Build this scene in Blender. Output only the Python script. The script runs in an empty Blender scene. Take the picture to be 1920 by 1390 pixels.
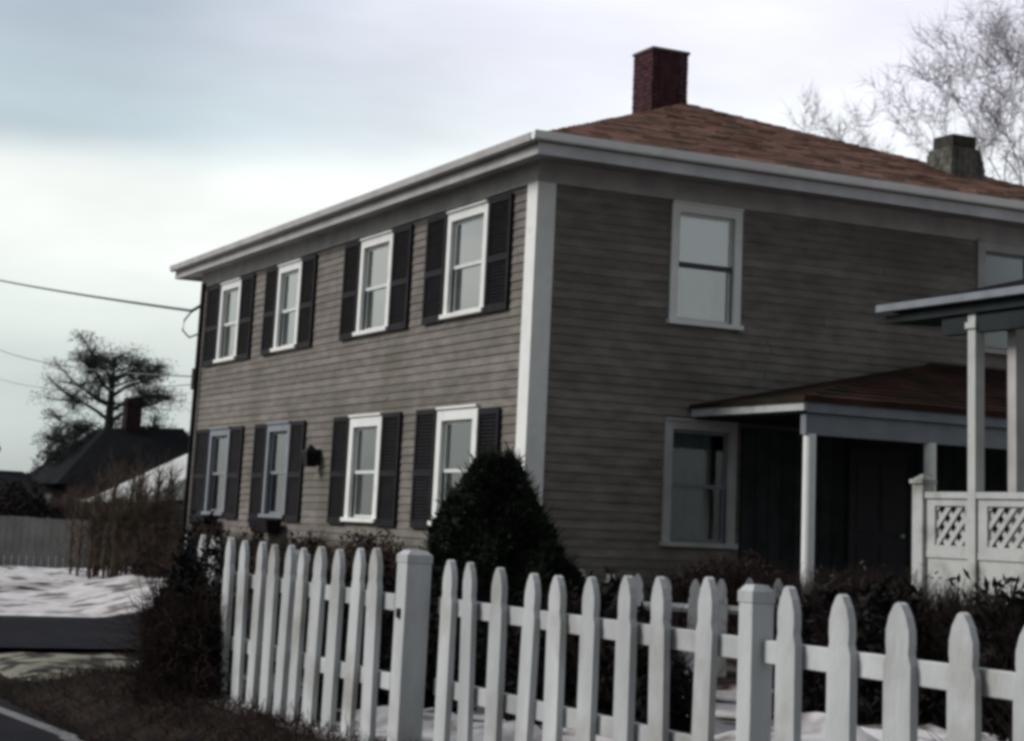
import bpy, math, random
import numpy as np
from mathutils import Vector, Matrix
R = math.radians
random.seed(7)
rng = np.random.default_rng(7)
scene = bpy.context.scene
C = scene.collection

# ------------------------------------------------------------------ camera
cam_d = bpy.data.cameras.new('camera')
cam = bpy.data.objects.new('camera', cam_d); C.objects.link(cam)
YAW, PITCH, ROLL = 1.1115, 0.1960, 0.0459
F = Vector((-math.sin(YAW)*math.cos(PITCH), math.cos(YAW)*math.cos(PITCH), math.sin(PITCH)))
RT = Vector((math.cos(YAW), math.sin(YAW), 0)); UP = RT.cross(F)
c_, s_ = math.cos(ROLL), math.sin(ROLL)
R2 = c_*RT + s_*UP; U2 = -s_*RT + c_*UP
m = Matrix((R2, U2, -F)).transposed().to_4x4()
m.translation = Vector((20.849, -10.194, 1.6))
cam.matrix_world = m
cam_d.sensor_width = 36; cam_d.lens = 3536/1920*36
cam_d.shift_x = -(1030-960)/1920; cam_d.shift_y = (289.65-695)/1920
cam_d.clip_start = 0.1; cam_d.clip_end = 3000
scene.camera = cam

# ------------------------------------------------------------------ sky, sun, exposure
SUN_AZ, SUN_EL = R(-118), R(34)      # azimuth from +x, counter clockwise (the sun stands on the street side)
world = bpy.data.worlds.new('World'); scene.world = world; world.use_nodes = True
nt = world.node_tree; nt.nodes.clear()
def N(t, **k):
    n = nt.nodes.new(t)
    for a, b in k.items(): setattr(n, a, b)
    return n
L = nt.links.new
sky = N('ShaderNodeTexSky', sky_type='NISHITA'); sky.sun_disc = False
sky.sun_elevation = SUN_EL; sky.sun_rotation = R(90)-SUN_AZ
tc = N('ShaderNodeTexCoord')
mp = N('ShaderNodeMapping'); mp.inputs['Scale'].default_value = (1.0, 1.0, 3.6); mp.inputs['Rotation'].default_value = (0.03, 0.05, 0.4)
L(tc.outputs['Generated'], mp.inputs['Vector'])
n1 = N('ShaderNodeTexNoise'); n1.inputs['Scale'].default_value = 2.1; n1.inputs['Detail'].default_value = 5; n1.inputs['Roughness'].default_value = 0.45; n1.inputs['Distortion'].default_value = 0.3
L(mp.outputs[0], n1.inputs['Vector'])
sep = N('ShaderNodeSeparateXYZ'); L(tc.outputs['Generated'], sep.inputs[0])
def math_(op, a, b=None, clamp=False):
    n = N('ShaderNodeMath', operation=op); n.use_clamp = clamp
    for i, v in enumerate((a, b)):
        if v is None: continue
        if isinstance(v, (int, float)): n.inputs[i].default_value = v
        else: L(v, n.inputs[i])
    return n.outputs[0]
def ramp(v, stops, interp='EASE'):
    n = N('ShaderNodeValToRGB'); n.color_ramp.interpolation = interp
    e = n.color_ramp.elements
    while len(e) < len(stops): e.new(0.5)
    for i, (p, c) in enumerate(stops): e[i].position = p; e[i].color = (*c, 1)
    L(v, n.inputs[0]); return n.outputs[0]
# elevation (with a wavy edge) drives the cloud layers: dull horizon, bright break, grey-blue deck above
el = math_('ADD', sep.outputs['Z'], math_('MULTIPLY', math_('SUBTRACT', n1.outputs['Fac'], 0.5), 0.10))
west = ramp(el, [(0.0, (.42,.45,.44)), (0.05, (.52,.58,.57)), (0.11, (.72,.78,.74)), (0.160, (.90,.92,.88)), (0.200, (.48,.57,.61)), (0.27, (.41,.48,.55)), (1.0, (.56,.58,.62))])
east = ramp(el, [(0.0, (.60,.60,.62)), (0.08, (.88,.90,.90)), (0.16, (.96,1.0,1.0)), (0.25, (.86,.86,.95)), (0.5, (.66,.68,.73)), (1.0, (.56,.58,.62))])
# azimuth: from the overcast west towards the brighter north
azv = math_('ADD', math_('ADD', math_('MULTIPLY', sep.outputs['X'], 0.28), math_('MULTIPLY', sep.outputs['Y'], 0.96)), 0.5)
azf = math_('ADD', azv, math_('MULTIPLY', math_('SUBTRACT', n1.outputs['Fac'], 0.5), 0.28))
azr = ramp(azf, [(0.44, (0,0,0)), (0.72, (1,1,1))])
mix = N('ShaderNodeMix', data_type='RGBA'); L(azr, mix.inputs[0]); L(west, mix.inputs[6]); L(east, mix.inputs[7])
n2 = N('ShaderNodeTexNoise'); n2.inputs['Scale'].default_value = 7; n2.inputs['Detail'].default_value = 6; n2.inputs['Roughness'].default_value = 0.5
L(mp.outputs[0], n2.inputs['Vector'])
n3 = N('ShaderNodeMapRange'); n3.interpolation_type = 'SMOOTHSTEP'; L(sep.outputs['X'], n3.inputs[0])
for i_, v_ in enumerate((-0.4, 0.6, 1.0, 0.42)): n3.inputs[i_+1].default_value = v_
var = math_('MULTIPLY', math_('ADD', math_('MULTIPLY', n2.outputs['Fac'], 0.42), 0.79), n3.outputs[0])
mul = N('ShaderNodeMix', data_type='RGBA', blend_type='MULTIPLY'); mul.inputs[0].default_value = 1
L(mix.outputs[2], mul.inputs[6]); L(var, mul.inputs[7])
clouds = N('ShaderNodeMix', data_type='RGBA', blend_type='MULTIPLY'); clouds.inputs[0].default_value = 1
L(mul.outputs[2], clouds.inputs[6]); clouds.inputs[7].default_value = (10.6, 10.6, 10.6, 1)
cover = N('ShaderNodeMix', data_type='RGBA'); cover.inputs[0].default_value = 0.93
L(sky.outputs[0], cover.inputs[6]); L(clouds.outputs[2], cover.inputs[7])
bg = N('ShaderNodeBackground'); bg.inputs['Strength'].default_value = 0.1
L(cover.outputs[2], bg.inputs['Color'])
out = N('ShaderNodeOutputWorld'); L(bg.outputs[0], out.inputs[0])

sd = bpy.data.lights.new('sun', 'SUN'); sd.energy = 2.7; sd.angle = R(22); sd.color = (1, .95, .92)
so = bpy.data.objects.new('sun', sd); C.objects.link(so)
dirv = Vector((math.cos(SUN_AZ)*math.cos(SUN_EL), math.sin(SUN_AZ)*math.cos(SUN_EL), math.sin(SUN_EL)))
so.rotation_euler = dirv.to_track_quat('Z', 'Y').to_euler(); so.location = (0, -20, 30)

scene.view_settings.view_transform = 'Standard'; scene.view_settings.look = 'None'
scene.view_settings.exposure = 0.12; scene.view_settings.gamma = 1
scene.view_settings.use_curve_mapping = False
scene.cycles.use_denoising = True
scene.cycles.pixel_filter_type = 'GAUSSIAN'; scene.cycles.filter_width = 4.2
scene.cycles.max_bounces = 6; scene.cycles.transparent_max_bounces = 12

# ------------------------------------------------------------------ materials
def mat(name, col, rough=.7, var=.15, scale=6, bump=.0, bscale=None, rnd=.0, col2=None, stretch=(1,1,1), detail=5, spec=.10, dirt=None):
    """Principled with object-space noise variation; rnd = per-object brightness jitter"""
    m_ = bpy.data.materials.new(name); m_.use_nodes = True
    t = m_.node_tree; b = t.nodes['Principled BSDF']; l = t.links.new
    b.inputs['Roughness'].default_value = rough; b.inputs['Specular IOR Level'].default_value = spec
    g = t.nodes.new('ShaderNodeNewGeometry')
    mp_ = t.nodes.new('ShaderNodeMapping'); mp_.inputs['Scale'].default_value = stretch
    l(g.outputs['Position'], mp_.inputs['Vector'])
    n = t.nodes.new('ShaderNodeTexNoise'); n.inputs['Scale'].default_value = scale; n.inputs['Detail'].default_value = detail
    l(mp_.outputs[0], n.inputs['Vector'])
    r = t.nodes.new('ShaderNodeValToRGB'); e = r.color_ramp.elements
    c2 = col2 or tuple(max(0, c*(1-2*var)) for c in col)
    c1 = tuple(min(1, c*(1+var)) for c in col)
    e[0].position = .3; e[0].color = (*c2, 1); e[1].position = .68; e[1].color = (*c1, 1)
    l(n.outputs['Fac'], r.inputs[0]); last = r.outputs[0]
    if dirt:      # (colour, scale, lo, hi)
        dn = t.nodes.new('ShaderNodeTexNoise'); dn.inputs['Scale'].default_value = dirt[1]; dn.inputs['Detail'].default_value = 6
        l(g.outputs['Position'], dn.inputs['Vector'])
        dr = t.nodes.new('ShaderNodeMapRange'); dr.inputs['From Min'].default_value = dirt[2]; dr.inputs['From Max'].default_value = dirt[3]
        l(dn.outputs['Fac'], dr.inputs[0])
        dm = t.nodes.new('ShaderNodeMix'); dm.data_type = 'RGBA'; l(dr.outputs[0], dm.inputs[0]); l(last, dm.inputs[6]); dm.inputs[7].default_value = (*dirt[0], 1)
        last = dm.outputs[2]
    if rnd:
        oi = t.nodes.new('ShaderNodeObjectInfo')
        mr = t.nodes.new('ShaderNodeMapRange'); mr.inputs['To Min'].default_value = 1-rnd; mr.inputs['To Max'].default_value = 1+rnd
        l(oi.outputs['Random'], mr.inputs[0])
        mm = t.nodes.new('ShaderNodeMix'); mm.data_type = 'RGBA'; mm.blend_type = 'MULTIPLY'; mm.inputs[0].default_value = 1
        l(last, mm.inputs[6]); l(mr.outputs[0], mm.inputs[7]); last = mm.outputs[2]
    l(last, b.inputs['Base Color'])
    if bump:
        bn = t.nodes.new('ShaderNodeTexNoise'); bn.inputs['Scale'].default_value = bscale or scale*6; bn.inputs['Detail'].default_value = 4
        l(mp_.outputs[0], bn.inputs['Vector'])
        bp = t.nodes.new('ShaderNodeBump'); bp.inputs['Strength'].default_value = bump; bp.inputs['Distance'].default_value = .02
        l(bn.outputs['Fac'], bp.inputs['Height']); l(bp.outputs[0], b.inputs['Normal'])
    return m_
M = {}
M['siding'] = mat('weathered_siding', (.198,.181,.163), .9, .15, 2.6, .7, 30, rnd=.11, stretch=(1,1,3), dirt=((.128,.119,.098), .8, .46, .72))
M['white'] = mat('white_paint', (.74,.75,.72), .55, .05, 3, .12, 25, dirt=((.45,.44,.40), 3.0, .60, .85))
M['fence'] = mat('fence_paint', (.46,.475,.475), .6, .10, 4, .3, 40, rnd=.09, dirt=((.26,.25,.22), 2.6, .50, .78), stretch=(1,1,.3))
M['trim'] = mat('grey_trim_paint', (.40,.39,.38), .6, .1, 3, .1, 25)
M['soffit'] = mat('soffit_paint', (.52,.52,.53), .65, .08, 3, .1, 25)
M['greycasing'] = mat('grey_casing', (.20,.22,.24), .5, .08, 4)  # one even grey, shared by casings, sashes and porch trim
M['shutter'] = mat('shutter_paint', (.013,.011,.014), .55, .2, 5, .1, 30, rnd=.25)
M['roof'] = mat('roof_shingle', (.25,.145,.115), .9, .13, 3.5, .5, 60, dirt=((.085,.075,.05), 1.6, .5, .72))
M['porchroof'] = mat('porch_roof_shingle', (.046,.024,.020), .9, .3, 1.2, .5, 60, dirt=((.018,.017,.011), 1.0, .45, .6), spec=.05)
M['brick'] = mat('chimney_brick', (.060,.026,.032), .85, .3, 9, .4, 60)
M['mortar'] = mat('mortar', (.09,.075,.075), .9, .1, 20)
M['darkbrick'] = mat('sooty_brick', (.022,.014,.014), .9, .2, 3)
M['porchpaint'] = mat('worn_porch_paint', (.46,.475,.455), .7, .1, 3, .2, 25, dirt=((.18,.18,.16), 3, .5, .75))
M['stone'] = mat('chimney_stone', (.12,.118,.105), .9, .3, 5, .6, 20, dirt=((.075,.080,.045), 2.2, .5, .7))
M['darkstone'] = mat('chimney_cap', (.045,.045,.04), .9, .2, 8, .5, 20)
M['dark'] = mat('dark_interior', (.02,.022,.026), .9, .1, 3)
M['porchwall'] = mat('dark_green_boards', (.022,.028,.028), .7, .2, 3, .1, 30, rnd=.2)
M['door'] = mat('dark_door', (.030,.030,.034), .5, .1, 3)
M['blind'] = mat('window_blind', (.86,.88,.88), .8, .04, 6)
M['curtain'] = mat('curtain', (.62,.68,.66), .9, .12, 6, .3, 20, stretch=(4,4,.3))
M['sash'] = mat('sash_paint', (.62,.66,.64), .5, .04, 6)
M['darksash'] = mat('dark_sash_paint', (.06,.065,.08), .5, .04, 6)
M['concrete'] = mat('foundation', (.19,.18,.17), .9, .2, 4, .4, 30)
M['snow'] = mat('snow', (.60,.585,.585), .6, .06, 2.5, .5, 9, col2=(.42,.40,.40), dirt=((.13,.115,.105), 1.6, .52, .62))
M['gravelsnow'] = mat('thin_snow', (.20,.195,.15), .8, .1, 2.5, .5, 9, dirt=((.022,.018,.015), 2.4, .46, .54))
M['asphalt'] = mat('asphalt', (.016,.016,.020), .85, .2, 3, .5, 90, dirt=((.022,.021,.022), .8, .5, .7), spec=.03)
M['line'] = mat('road_line', (.16,.16,.16), .7, .1, 8, dirt=((.08,.08,.08), 9, .5, .75))
M['soil'] = mat('dark_soil', (.022,.016,.014), .95, .3, 3, .8, 25, dirt=((.05,.035,.022), 1.4, .5, .7))
M['leafdark'] = mat('yew_needles', (.014,.020,.012), .8, .5, 3)
M['hedge'] = mat('hedge_leaves', (.012,.011,.010), .85, .5, 3)
M['twig'] = mat('dark_twigs', (.032,.022,.019), .9, .3, 4)
M['twigbrown'] = mat('brown_twigs', (.105,.080,.060), .9, .3, 4)
M['twigglare'] = mat('glare_pale_twigs', (.30,.28,.30), .9, .1, 4)  # paleness from glare and blur is put into the twig colour
M['bark'] = mat('bark', (.045,.045,.042), .95, .3, 6, .5, 20)
M['barkglare'] = mat('glare_pale_bark', (.25,.24,.26), .95, .1, 6, .5, 20)  # bark carries the same glare paleness in its colour
M['pine'] = mat('hazed_pine_foliage', (.085,.100,.090), .9, .3, 1)  # haze put into the colour of the far crown
M['farroof'] = mat('far_roof_slate', (.011,.012,.014), .9, .15, 2, .3, 20, spec=.05)
M['farwall'] = mat('far_wall_boards', (.075,.060,.055), .9, .2, 2)
M['farwhite'] = mat('far_white_paint', (.33,.33,.31), .7, .1, 2)
M['farwin'] = mat('far_window_glass', (.03,.035,.04), .2, .1, 2)
M['roofsnow'] = mat('snowy_roof', (.50,.52,.50), .7, .1, 1.6, .3, 9, dirt=((.2,.2,.2), 1.2, .55, .8))
M['greyfence'] = mat('grey_board_paint', (.24,.235,.22), .8, .1, 2, .2, 20, rnd=.06)
M['wire'] = mat('black_cable', (.10,.11,.11), .6, .1, 2)
M['metal'] = mat('galvanised_metal', (.35,.36,.36), .4, .1, 4)
M['lantern'] = mat('black_iron', (.012,.012,.014), .5, .1, 4)

def glass_mat(refl=.24, nm='window_glass'):
    m_ = bpy.data.materials.new(nm); m_.use_nodes = True
    t = m_.node_tree; t.nodes.clear(); l = t.links.new
    o = t.nodes.new('ShaderNodeOutputMaterial'); mx = t.nodes.new('ShaderNodeMixShader')
    tr = t.nodes.new('ShaderNodeBsdfTransparent'); tr.inputs[0].default_value = (.88,.93,.93,1)
    gl = t.nodes.new('ShaderNodeBsdfGlossy'); gl.inputs['Roughness'].default_value = .03
    fr = t.nodes.new('ShaderNodeFresnel'); fr.inputs[0].default_value = 1.5
    ma = t.nodes.new('ShaderNodeMath'); ma.operation = 'MULTIPLY_ADD'; ma.inputs[1].default_value = 1.0; ma.inputs[2].default_value = refl
    n = t.nodes.new('ShaderNodeTexNoise'); n.inputs['Scale'].default_value = 1.8
    g = t.nodes.new('ShaderNodeNewGeometry'); l(g.outputs['Position'], n.inputs['Vector'])
    bp = t.nodes.new('ShaderNodeBump'); bp.inputs['Strength'].default_value = .08; bp.inputs['Distance'].default_value = .02
    l(n.outputs['Fac'], bp.inputs['Height']); l(bp.outputs[0], gl.inputs['Normal'])
    l(fr.outputs[0], ma.inputs[0]); l(ma.outputs[0], mx.inputs[0]); l(tr.outputs[0], mx.inputs[1]); l(gl.outputs[0], mx.inputs[2]); l(mx.outputs[0], o.inputs[0])
    return m_
M['glass'] = glass_mat()
M['glassbright'] = glass_mat(.34, 'storm_window_glass')
M['glassdim'] = glass_mat(.0, 'clear_glass')

# ------------------------------------------------------------------ mesh helpers
class MB:
    def __init__(s): s.v = []; s.f = []
    def poly(s, pts):
        n = len(s.v); s.v += [tuple(p) for p in pts]; s.f.append(tuple(range(n, n+len(pts))))
    def box(s, a, b):
        x0,y0,z0 = [min(a[i], b[i]) for i in range(3)]; x1,y1,z1 = [max(a[i], b[i]) for i in range(3)]
        return s.hexa([(x0,y0,z0),(x1,y0,z0),(x1,y1,z0),(x0,y1,z0)], [(x0,y0,z1),(x1,y0,z1),(x1,y1,z1),(x0,y1,z1)])
    def hexa(s, bot, top):
        n = len(s.v); k = len(bot); s.v += [tuple(p) for p in bot]+[tuple(p) for p in top]
        s.f.append(tuple(range(n+k-1, n-1, -1))); s.f.append(tuple(range(n+k, n+2*k)))
        for i in range(k):
            j = (i+1) % k; s.f.append((n+i, n+j, n+k+j, n+k+i))
        return s
    def prism(s, outline, d):          # outline of 3-D points, extruded by vector d
        return s.hexa(outline, [tuple(Vector(p)+Vector(d)) for p in outline])
    def tube(s, pts, rad, k=6, cap=True):
        pts = [Vector(p) for p in pts]; n0 = len(s.v)
        if not isinstance(rad, (list, tuple)): rad = [rad]*len(pts)
        for i, p in enumerate(pts):
            d = (pts[min(i+1, len(pts)-1)]-pts[max(i-1, 0)]).normalized()
            a = d.cross(Vector((0,0,1)) if abs(d.z) < .9 else Vector((1,0,0))).normalized(); b = d.cross(a)
            for j in range(k):
                t = 2*math.pi*j/k; s.v.append(tuple(p+(a*math.cos(t)+b*math.sin(t))*rad[i]))
        for i in range(len(pts)-1):
            for j in range(k):
                q = (j+1) % k; s.f.append((n0+i*k+j, n0+(i+1)*k+j, n0+(i+1)*k+q, n0+i*k+q))
        if cap:
            s.f.append(tuple(n0+j for j in range(k))); e = n0+(len(pts)-1)*k; s.f.append(tuple(e+j for j in reversed(range(k))))
        return s
    def mesh(s, name):
        me = bpy.data.meshes.new(name); me.from_pydata(s.v, [], s.f); me.validate(); me.update(); return me
    def build(s, name, material, parent=None, bevel=0, loc=None, smooth=False):
        me = s.mesh(name); me.materials.append(M[material])
        return link(name, me, parent, bevel, loc, smooth)
def link(name, me, parent=None, bevel=0, loc=None, smooth=False):
    o = bpy.data.objects.new(name, me); C.objects.link(o)
    if parent: o.parent = parent
    if loc: o.location = loc
    if bevel:
        b = o.modifiers.new('bevel', 'BEVEL'); b.width = bevel; b.segments = 2; b.limit_method = 'ANGLE'
    if smooth: me.polygons.foreach_set('use_smooth', [True]*len(me.polygons))
    return o
def tag(o, label=None, cat=None, group=None, kind=None):
    if label: o['label'] = label
    if cat: o['category'] = cat
    if group: o['group'] = group
    if kind: o['kind'] = kind
    return o
def empty(name, loc, label, cat, group=None):
    o = bpy.data.objects.new(name, None); C.objects.link(o); o.location = loc; o.empty_display_size = .3
    return tag(o, label, cat, group)

# ------------------------------------------------------------------ ground
def S(t, a, b):
    t = np.clip((t-a)/(b-a), 0, 1); return t*t*(3-2*t)
def gz(x, y):
    x = np.asarray(x, float); y = np.asarray(y, float)
    bank = S(y, -6.75, -6.15)*S(x, 2.0, 6.0)*.36
    lawn = S(y, -3.5, -.6)*S(x, -15.2, -13.5)*(1-S(y, 30, 60))*.48
    far = S(-x, 27, 40)*.10
    return np.maximum(np.maximum(bank, lawn), far) - S(-y, 6.5, 7.0)*.02 + .015*np.sin(x*1.7+y*.6)*np.sin(y*1.3-.4*x)
def grid_sheet(name, xs, ys, zf, material, kind='structure', dz=0):
    X, Y = np.meshgrid(xs, ys); Z = zf(X, Y)+dz
    v = np.stack([X.ravel(), Y.ravel(), Z.ravel()], 1); nx, ny = len(xs), len(ys)
    f = [(j*nx+i, j*nx+i+1, (j+1)*nx+i+1, (j+1)*nx+i) for j in range(ny-1) for i in range(nx-1)]
    me = bpy.data.meshes.new(name); me.from_pydata(v.tolist(), [], f); me.materials.append(M[material])
    o = link(name, me, smooth=True); o['kind'] = kind; return o
def spaced(*segs):
    r = []
    for a, b, st in segs: r += list(np.arange(a, b, st))
    return r+[segs[-1][1]]
def ground_mat():
    """soil, dead grass and lying snow; the cover depends on the place and on noise"""
    m_ = bpy.data.materials.new('winter_ground'); m_.use_nodes = True
    t = m_.node_tree; b = t.nodes['Principled BSDF']; l = t.links.new; b.inputs['Roughness'].default_value = .9; b.inputs['Specular IOR Level'].default_value = .02
    g = t.nodes.new('ShaderNodeNewGeometry')
    def noise(sc, det=5, st=(1,1,1)):
        mp_ = t.nodes.new('ShaderNodeMapping'); mp_.inputs['Scale'].default_value = st; l(g.outputs['Position'], mp_.inputs[0])
        n = t.nodes.new('ShaderNodeTexNoise'); n.inputs['Scale'].default_value = sc; n.inputs['Detail'].default_value = det; l(mp_.outputs[0], n.inputs['Vector']); return n.outputs['Fac']
    def mr(v, a, b_, c=0, d=1):
        n = t.nodes.new('ShaderNodeMapRange'); l(v, n.inputs[0])
        for i, q in enumerate((a, b_, c, d)): n.inputs[i+1].default_value = q
        return n.outputs[0]
    def mth(op, a, b_):
        n = t.nodes.new('ShaderNodeMath'); n.operation = op
        for i, q in enumerate((a, b_)):
            if isinstance(q, (int, float)): n.inputs[i].default_value = q
            else: l(q, n.inputs[i])
        return n.outputs[0]
    sp = t.nodes.new('ShaderNodeSeparateXYZ'); l(g.outputs['Position'], sp.inputs[0])
    # snow lies behind the picket fence and on the open ground west of the drive; the bank by the road is bare
    yard = mth('MULTIPLY', mr(sp.outputs['Y'], -6.2, -6.0), mr(sp.outputs['X'], 5.5, 8.5))
    openg = mth('MULTIPLY', mr(sp.outputs['X'], -7.2, -7.6), 1.0)
    cover = mth('MAXIMUM', yard, openg)
    patch = mr(noise(.9, 6, (1, 1.2, 1)), .42, .50)
    snow = mth('MULTIPLY', cover, patch)
    grass = t.nodes.new('ShaderNodeValToRGB'); l(noise(5), grass.inputs[0])
    e = grass.color_ramp.elements; e[0].position = .35; e[0].color = (.010,.008,.008,1); e[1].position = .7; e[1].color = (.030,.023,.017,1)
    sn = t.nodes.new('ShaderNodeValToRGB'); l(noise(2.5), sn.inputs[0])
    e = sn.color_ramp.elements; e[0].position = .3; e[0].color = (.34,.32,.32,1); e[1].position = .65; e[1].color = (.56,.54,.53,1)
    mx = t.nodes.new('ShaderNodeMix'); mx.data_type = 'RGBA'; l(snow, mx.inputs[0]); l(grass.outputs[0], mx.inputs[6]); l(sn.outputs[0], mx.inputs[7])
    l(mx.outputs[2], b.inputs['Base Color'])
    bp = t.nodes.new('ShaderNodeBump'); bp.inputs['Strength'].default_value = .8; bp.inputs['Distance'].default_value = .05
    l(mth('ADD', noise(12), mth('MULTIPLY', snow, 1.2)), bp.inputs['Height']); l(bp.outputs[0], b.inputs['Normal'])
    return m_
M['ground'] = ground_mat()
grid_sheet('ground', spaced((-1500,-200,130),(-200,-60,14),(-60,-16,1.0),(-16,24,.25),(24,60,3),(60,600,60)),
           spaced((-600,-60,60),(-60,-14,4),(-14,12,.25),(12,60,3),(60,200,14),(200,1500,130)), lambda x, y: gz(x, y), 'ground')
flat = lambda x, y: gz(x, y)
def road_z(x, y): return 0*x
grid_sheet('road', spaced((-400,-40,20),(-40,40,1),(40,300,20)), spaced((-14.5,-6.9,.4)), lambda x, y: .035+0*x, 'asphalt')
# edge line of the road, bending gently with it
lm = MB()
pts = [(x, -7.09+.0805*(x-5.4) if x > -40 else -10.7) for x in np.arange(-60, 6.1, 1.5)]
cv = lambda x: -7.09+.080*(x-5.4) if x > 0 else -7.52+.02*x
for x in np.arange(-60, 8.4, 1.2):
    a, b = cv(x), cv(x+1.2)
    if x > 6.5: a, b = -6.98, -6.98
    lm.poly([(x,a-.06,.039),(x+1.2,b-.06,.039),(x+1.2,b+.06,.039),(x,a+.06,.039)])
tag(lm.build('road_edge_line', 'line'), kind='structure')
grid_sheet('driveway', spaced((-7.2,-1.0,.3)), spaced((-6.9,-1.6,.3)), lambda x, y: np.maximum(gz(x, y), .03)+.02, 'asphalt')
# low banks of ploughed snow: real thickness over the ground
def snow_bank(name, x0, x1, y0, y1, h, seed, material='snow', thr=.35):
    r = np.random.default_rng(seed); xs = np.linspace(x0, x1, int((x1-x0)/.18)+2); ys = np.linspace(y0, y1, int((y1-y0)/.18)+2)
    ph = r.uniform(0, 6.28, 8); fr = r.uniform(.6, 3.2, (8, 2))
    def zf(X, Y):
        n = sum(np.sin(X*fr[i,0]*1.5+Y*fr[i,1]*1.5+ph[i]) for i in range(8))/8+.5*r.normal(size=X.shape)*.35
        edge = S(X, x0, x0+(x1-x0)*.15)*(1-S(X, x1-(x1-x0)*.15, x1))*S(Y, y0, y0+(y1-y0)*.25)*(1-S(Y, y1-(y1-y0)*.25, y1))
        return gz(X, Y)-.06+edge*(h*(.7+n*.6))+.04*edge
    o = grid_sheet(name, xs, ys, zf, material, kind='stuff'); return o
tag(snow_bank('snow_bank', -1.0, 4.2, -6.7, -4.2, .10, 3, 'gravelsnow'), 'thin yellowish strip of old snow beside the road, left of the dark bush', 'snow')
tag(snow_bank('snow_bank', -16.5, -7.5, -6.2, 2.0, .07, 5), 'ploughed snow heaped along the far side of the dark driveway', 'snow')
tag(snow_bank('snow_bank', -29.8, -20.0, -6.5, 4.0, .12, 8), 'snow drift lying at the foot of the distant grey board fence', 'snow')
tag(snow_bank('snow_bank', 11.6, 15.2, -5.75, -4.2, .42, 11), 'snow heap behind the white pickets between the two square posts', 'snow')
tag(snow_bank('snow_bank', 10.4, 14.2, -4.5, -1.9, .22, 15), 'snow lying in the yard between the road fence and the dark shrubs', 'snow')
tag(snow_bank('snow_bank', 8.8, 11.0, -5.75, -4.9, .16, 12), 'snow behind the pickets left of the wide corner post', 'snow')

# ------------------------------------------------------------------ the house
HL, HD, ZT = 14.46, 10.2, 6.10          # front length, side depth, top of the walls
ZG = .75                                # top of the foundation
house = empty('house', (0, 0, 0), 'two-storey clapboard house with dark shutters, white corner board and reddish hipped roof', 'house')
ZLL, ZLT, ZUL, ZUT = 1.574, 3.106, 4.324, 5.779
front_w = [(-13.14,-11.95), (-9.85,-8.69), (-5.97,-4.70), (-2.69,-1.39)]
side_w = [(1.906, 2.971), (6.88, 7.95)]
front_open = [(a, b, ZLL, ZLT) for a, b in front_w]+[(a, b, ZUL, ZUT) for a, b in front_w]
side_open = [(1.906, 2.971, 1.457, 3.026), (1.906, 2.971, 4.242, 5.81), (6.88, 7.95, 4.28, 5.85)]
EXP = .112
def wall(name, axis, u0, u1, opens, parent):
    """sheathing with real openings + clapboards as single parts"""
    P3 = (lambda u, d, z: (u, -d, z)) if axis == 'x' else (lambda u, d, z: (d, u, z))
    sh = MB()
    cas = .07
    us = sorted({u0, u1}|{o[0]+cas for o in opens}|{o[1]-cas for o in opens}); zs = sorted({ZG, ZT}|{o[2]+cas for o in opens}|{o[3]-cas for o in opens})
    for i in range(len(us)-1):
        for j in range(len(zs)-1):
            um, zm = (us[i]+us[i+1])/2, (zs[j]+zs[j+1])/2
            if any(o[0]+cas-.001 < um < o[1]-cas+.001 and o[2]+cas-.001 < zm < o[3]-cas+.001 for o in opens): continue
            sh.box(P3(us[i], -.12, zs[j]), P3(us[i+1], -.001, zs[j+1]))
    w = sh.build(name, 'siding', parent)
    z = ZG-.02; k = 0
    while z < ZT-.05:
        z1 = min(z+EXP, ZT-.02); segs = [(u0+.21*(axis == 'y'), u1-.235*(axis == 'x'))]
        for o in opens:
            if o[2]+.03 < z1 and o[3]-.03 > z:
                ns = []
                for a, b in segs:
                    if o[1] <= a or o[0] >= b: ns.append((a, b)); continue
                    if o[0]+.03 > a: ns.append((a, o[0]+.03))
                    if o[1]-.03 < b: ns.append((o[1]-.03, b))
                segs = ns
        for a, b in segs:
            cuts = [a, b]
            if b-a > 5.5 or (b-a > 3.4 and random.random() < .4): cuts = [a, a+(b-a)*random.uniform(.25, .75), b]
            for c0, c1 in zip(cuts, cuts[1:]):
                j = random.uniform(-.003, .003); g = .004
                m2 = MB(); bo = .024+j
                m2.hexa([P3(c0+g, 0, z), P3(c1-g, 0, z), P3(c1-g, bo, z+.002), P3(c0+g, bo, z)], [P3(c0+g, 0, z1+.015), P3(c1-g, 0, z1+.015), P3(c1-g, .006, z1+.015), P3(c0+g, .006, z1+.015)])
                m2.build('clapboard', 'siding', w)
                k += 1
        z += EXP
    return w, k
fw, k1 = wall('front_wall', 'x', -HL, 0, front_open, house)
sw, k2 = wall('side_wall', 'y', 0, HD, side_open, house)
print('clapboards', k1, k2)
MB().box((-HL,HD-.12,ZG),(-.12,HD,ZT)).build('back_wall', 'siding', house)
MB().box((-HL,.12,ZG),(-HL+.12,HD-.12,ZT)).build('end_wall', 'siding', house)
MB().box((-HL+.03,.03,-.1),(-.03,HD-.03,ZG)).build('foundation', 'concrete', house)
MB().box((-HL+.14,.14,3.45),(-.14,HD-.14,3.75)).build('upper_floor', 'dark', house)
MB().box((-HL+.14,1.5,ZG),(-.14-1.4,1.6,ZT)).box((-1.6,1.6,ZG),(-1.5,HD-.2,ZT)).build('inner_wall', 'dark', house)
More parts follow.
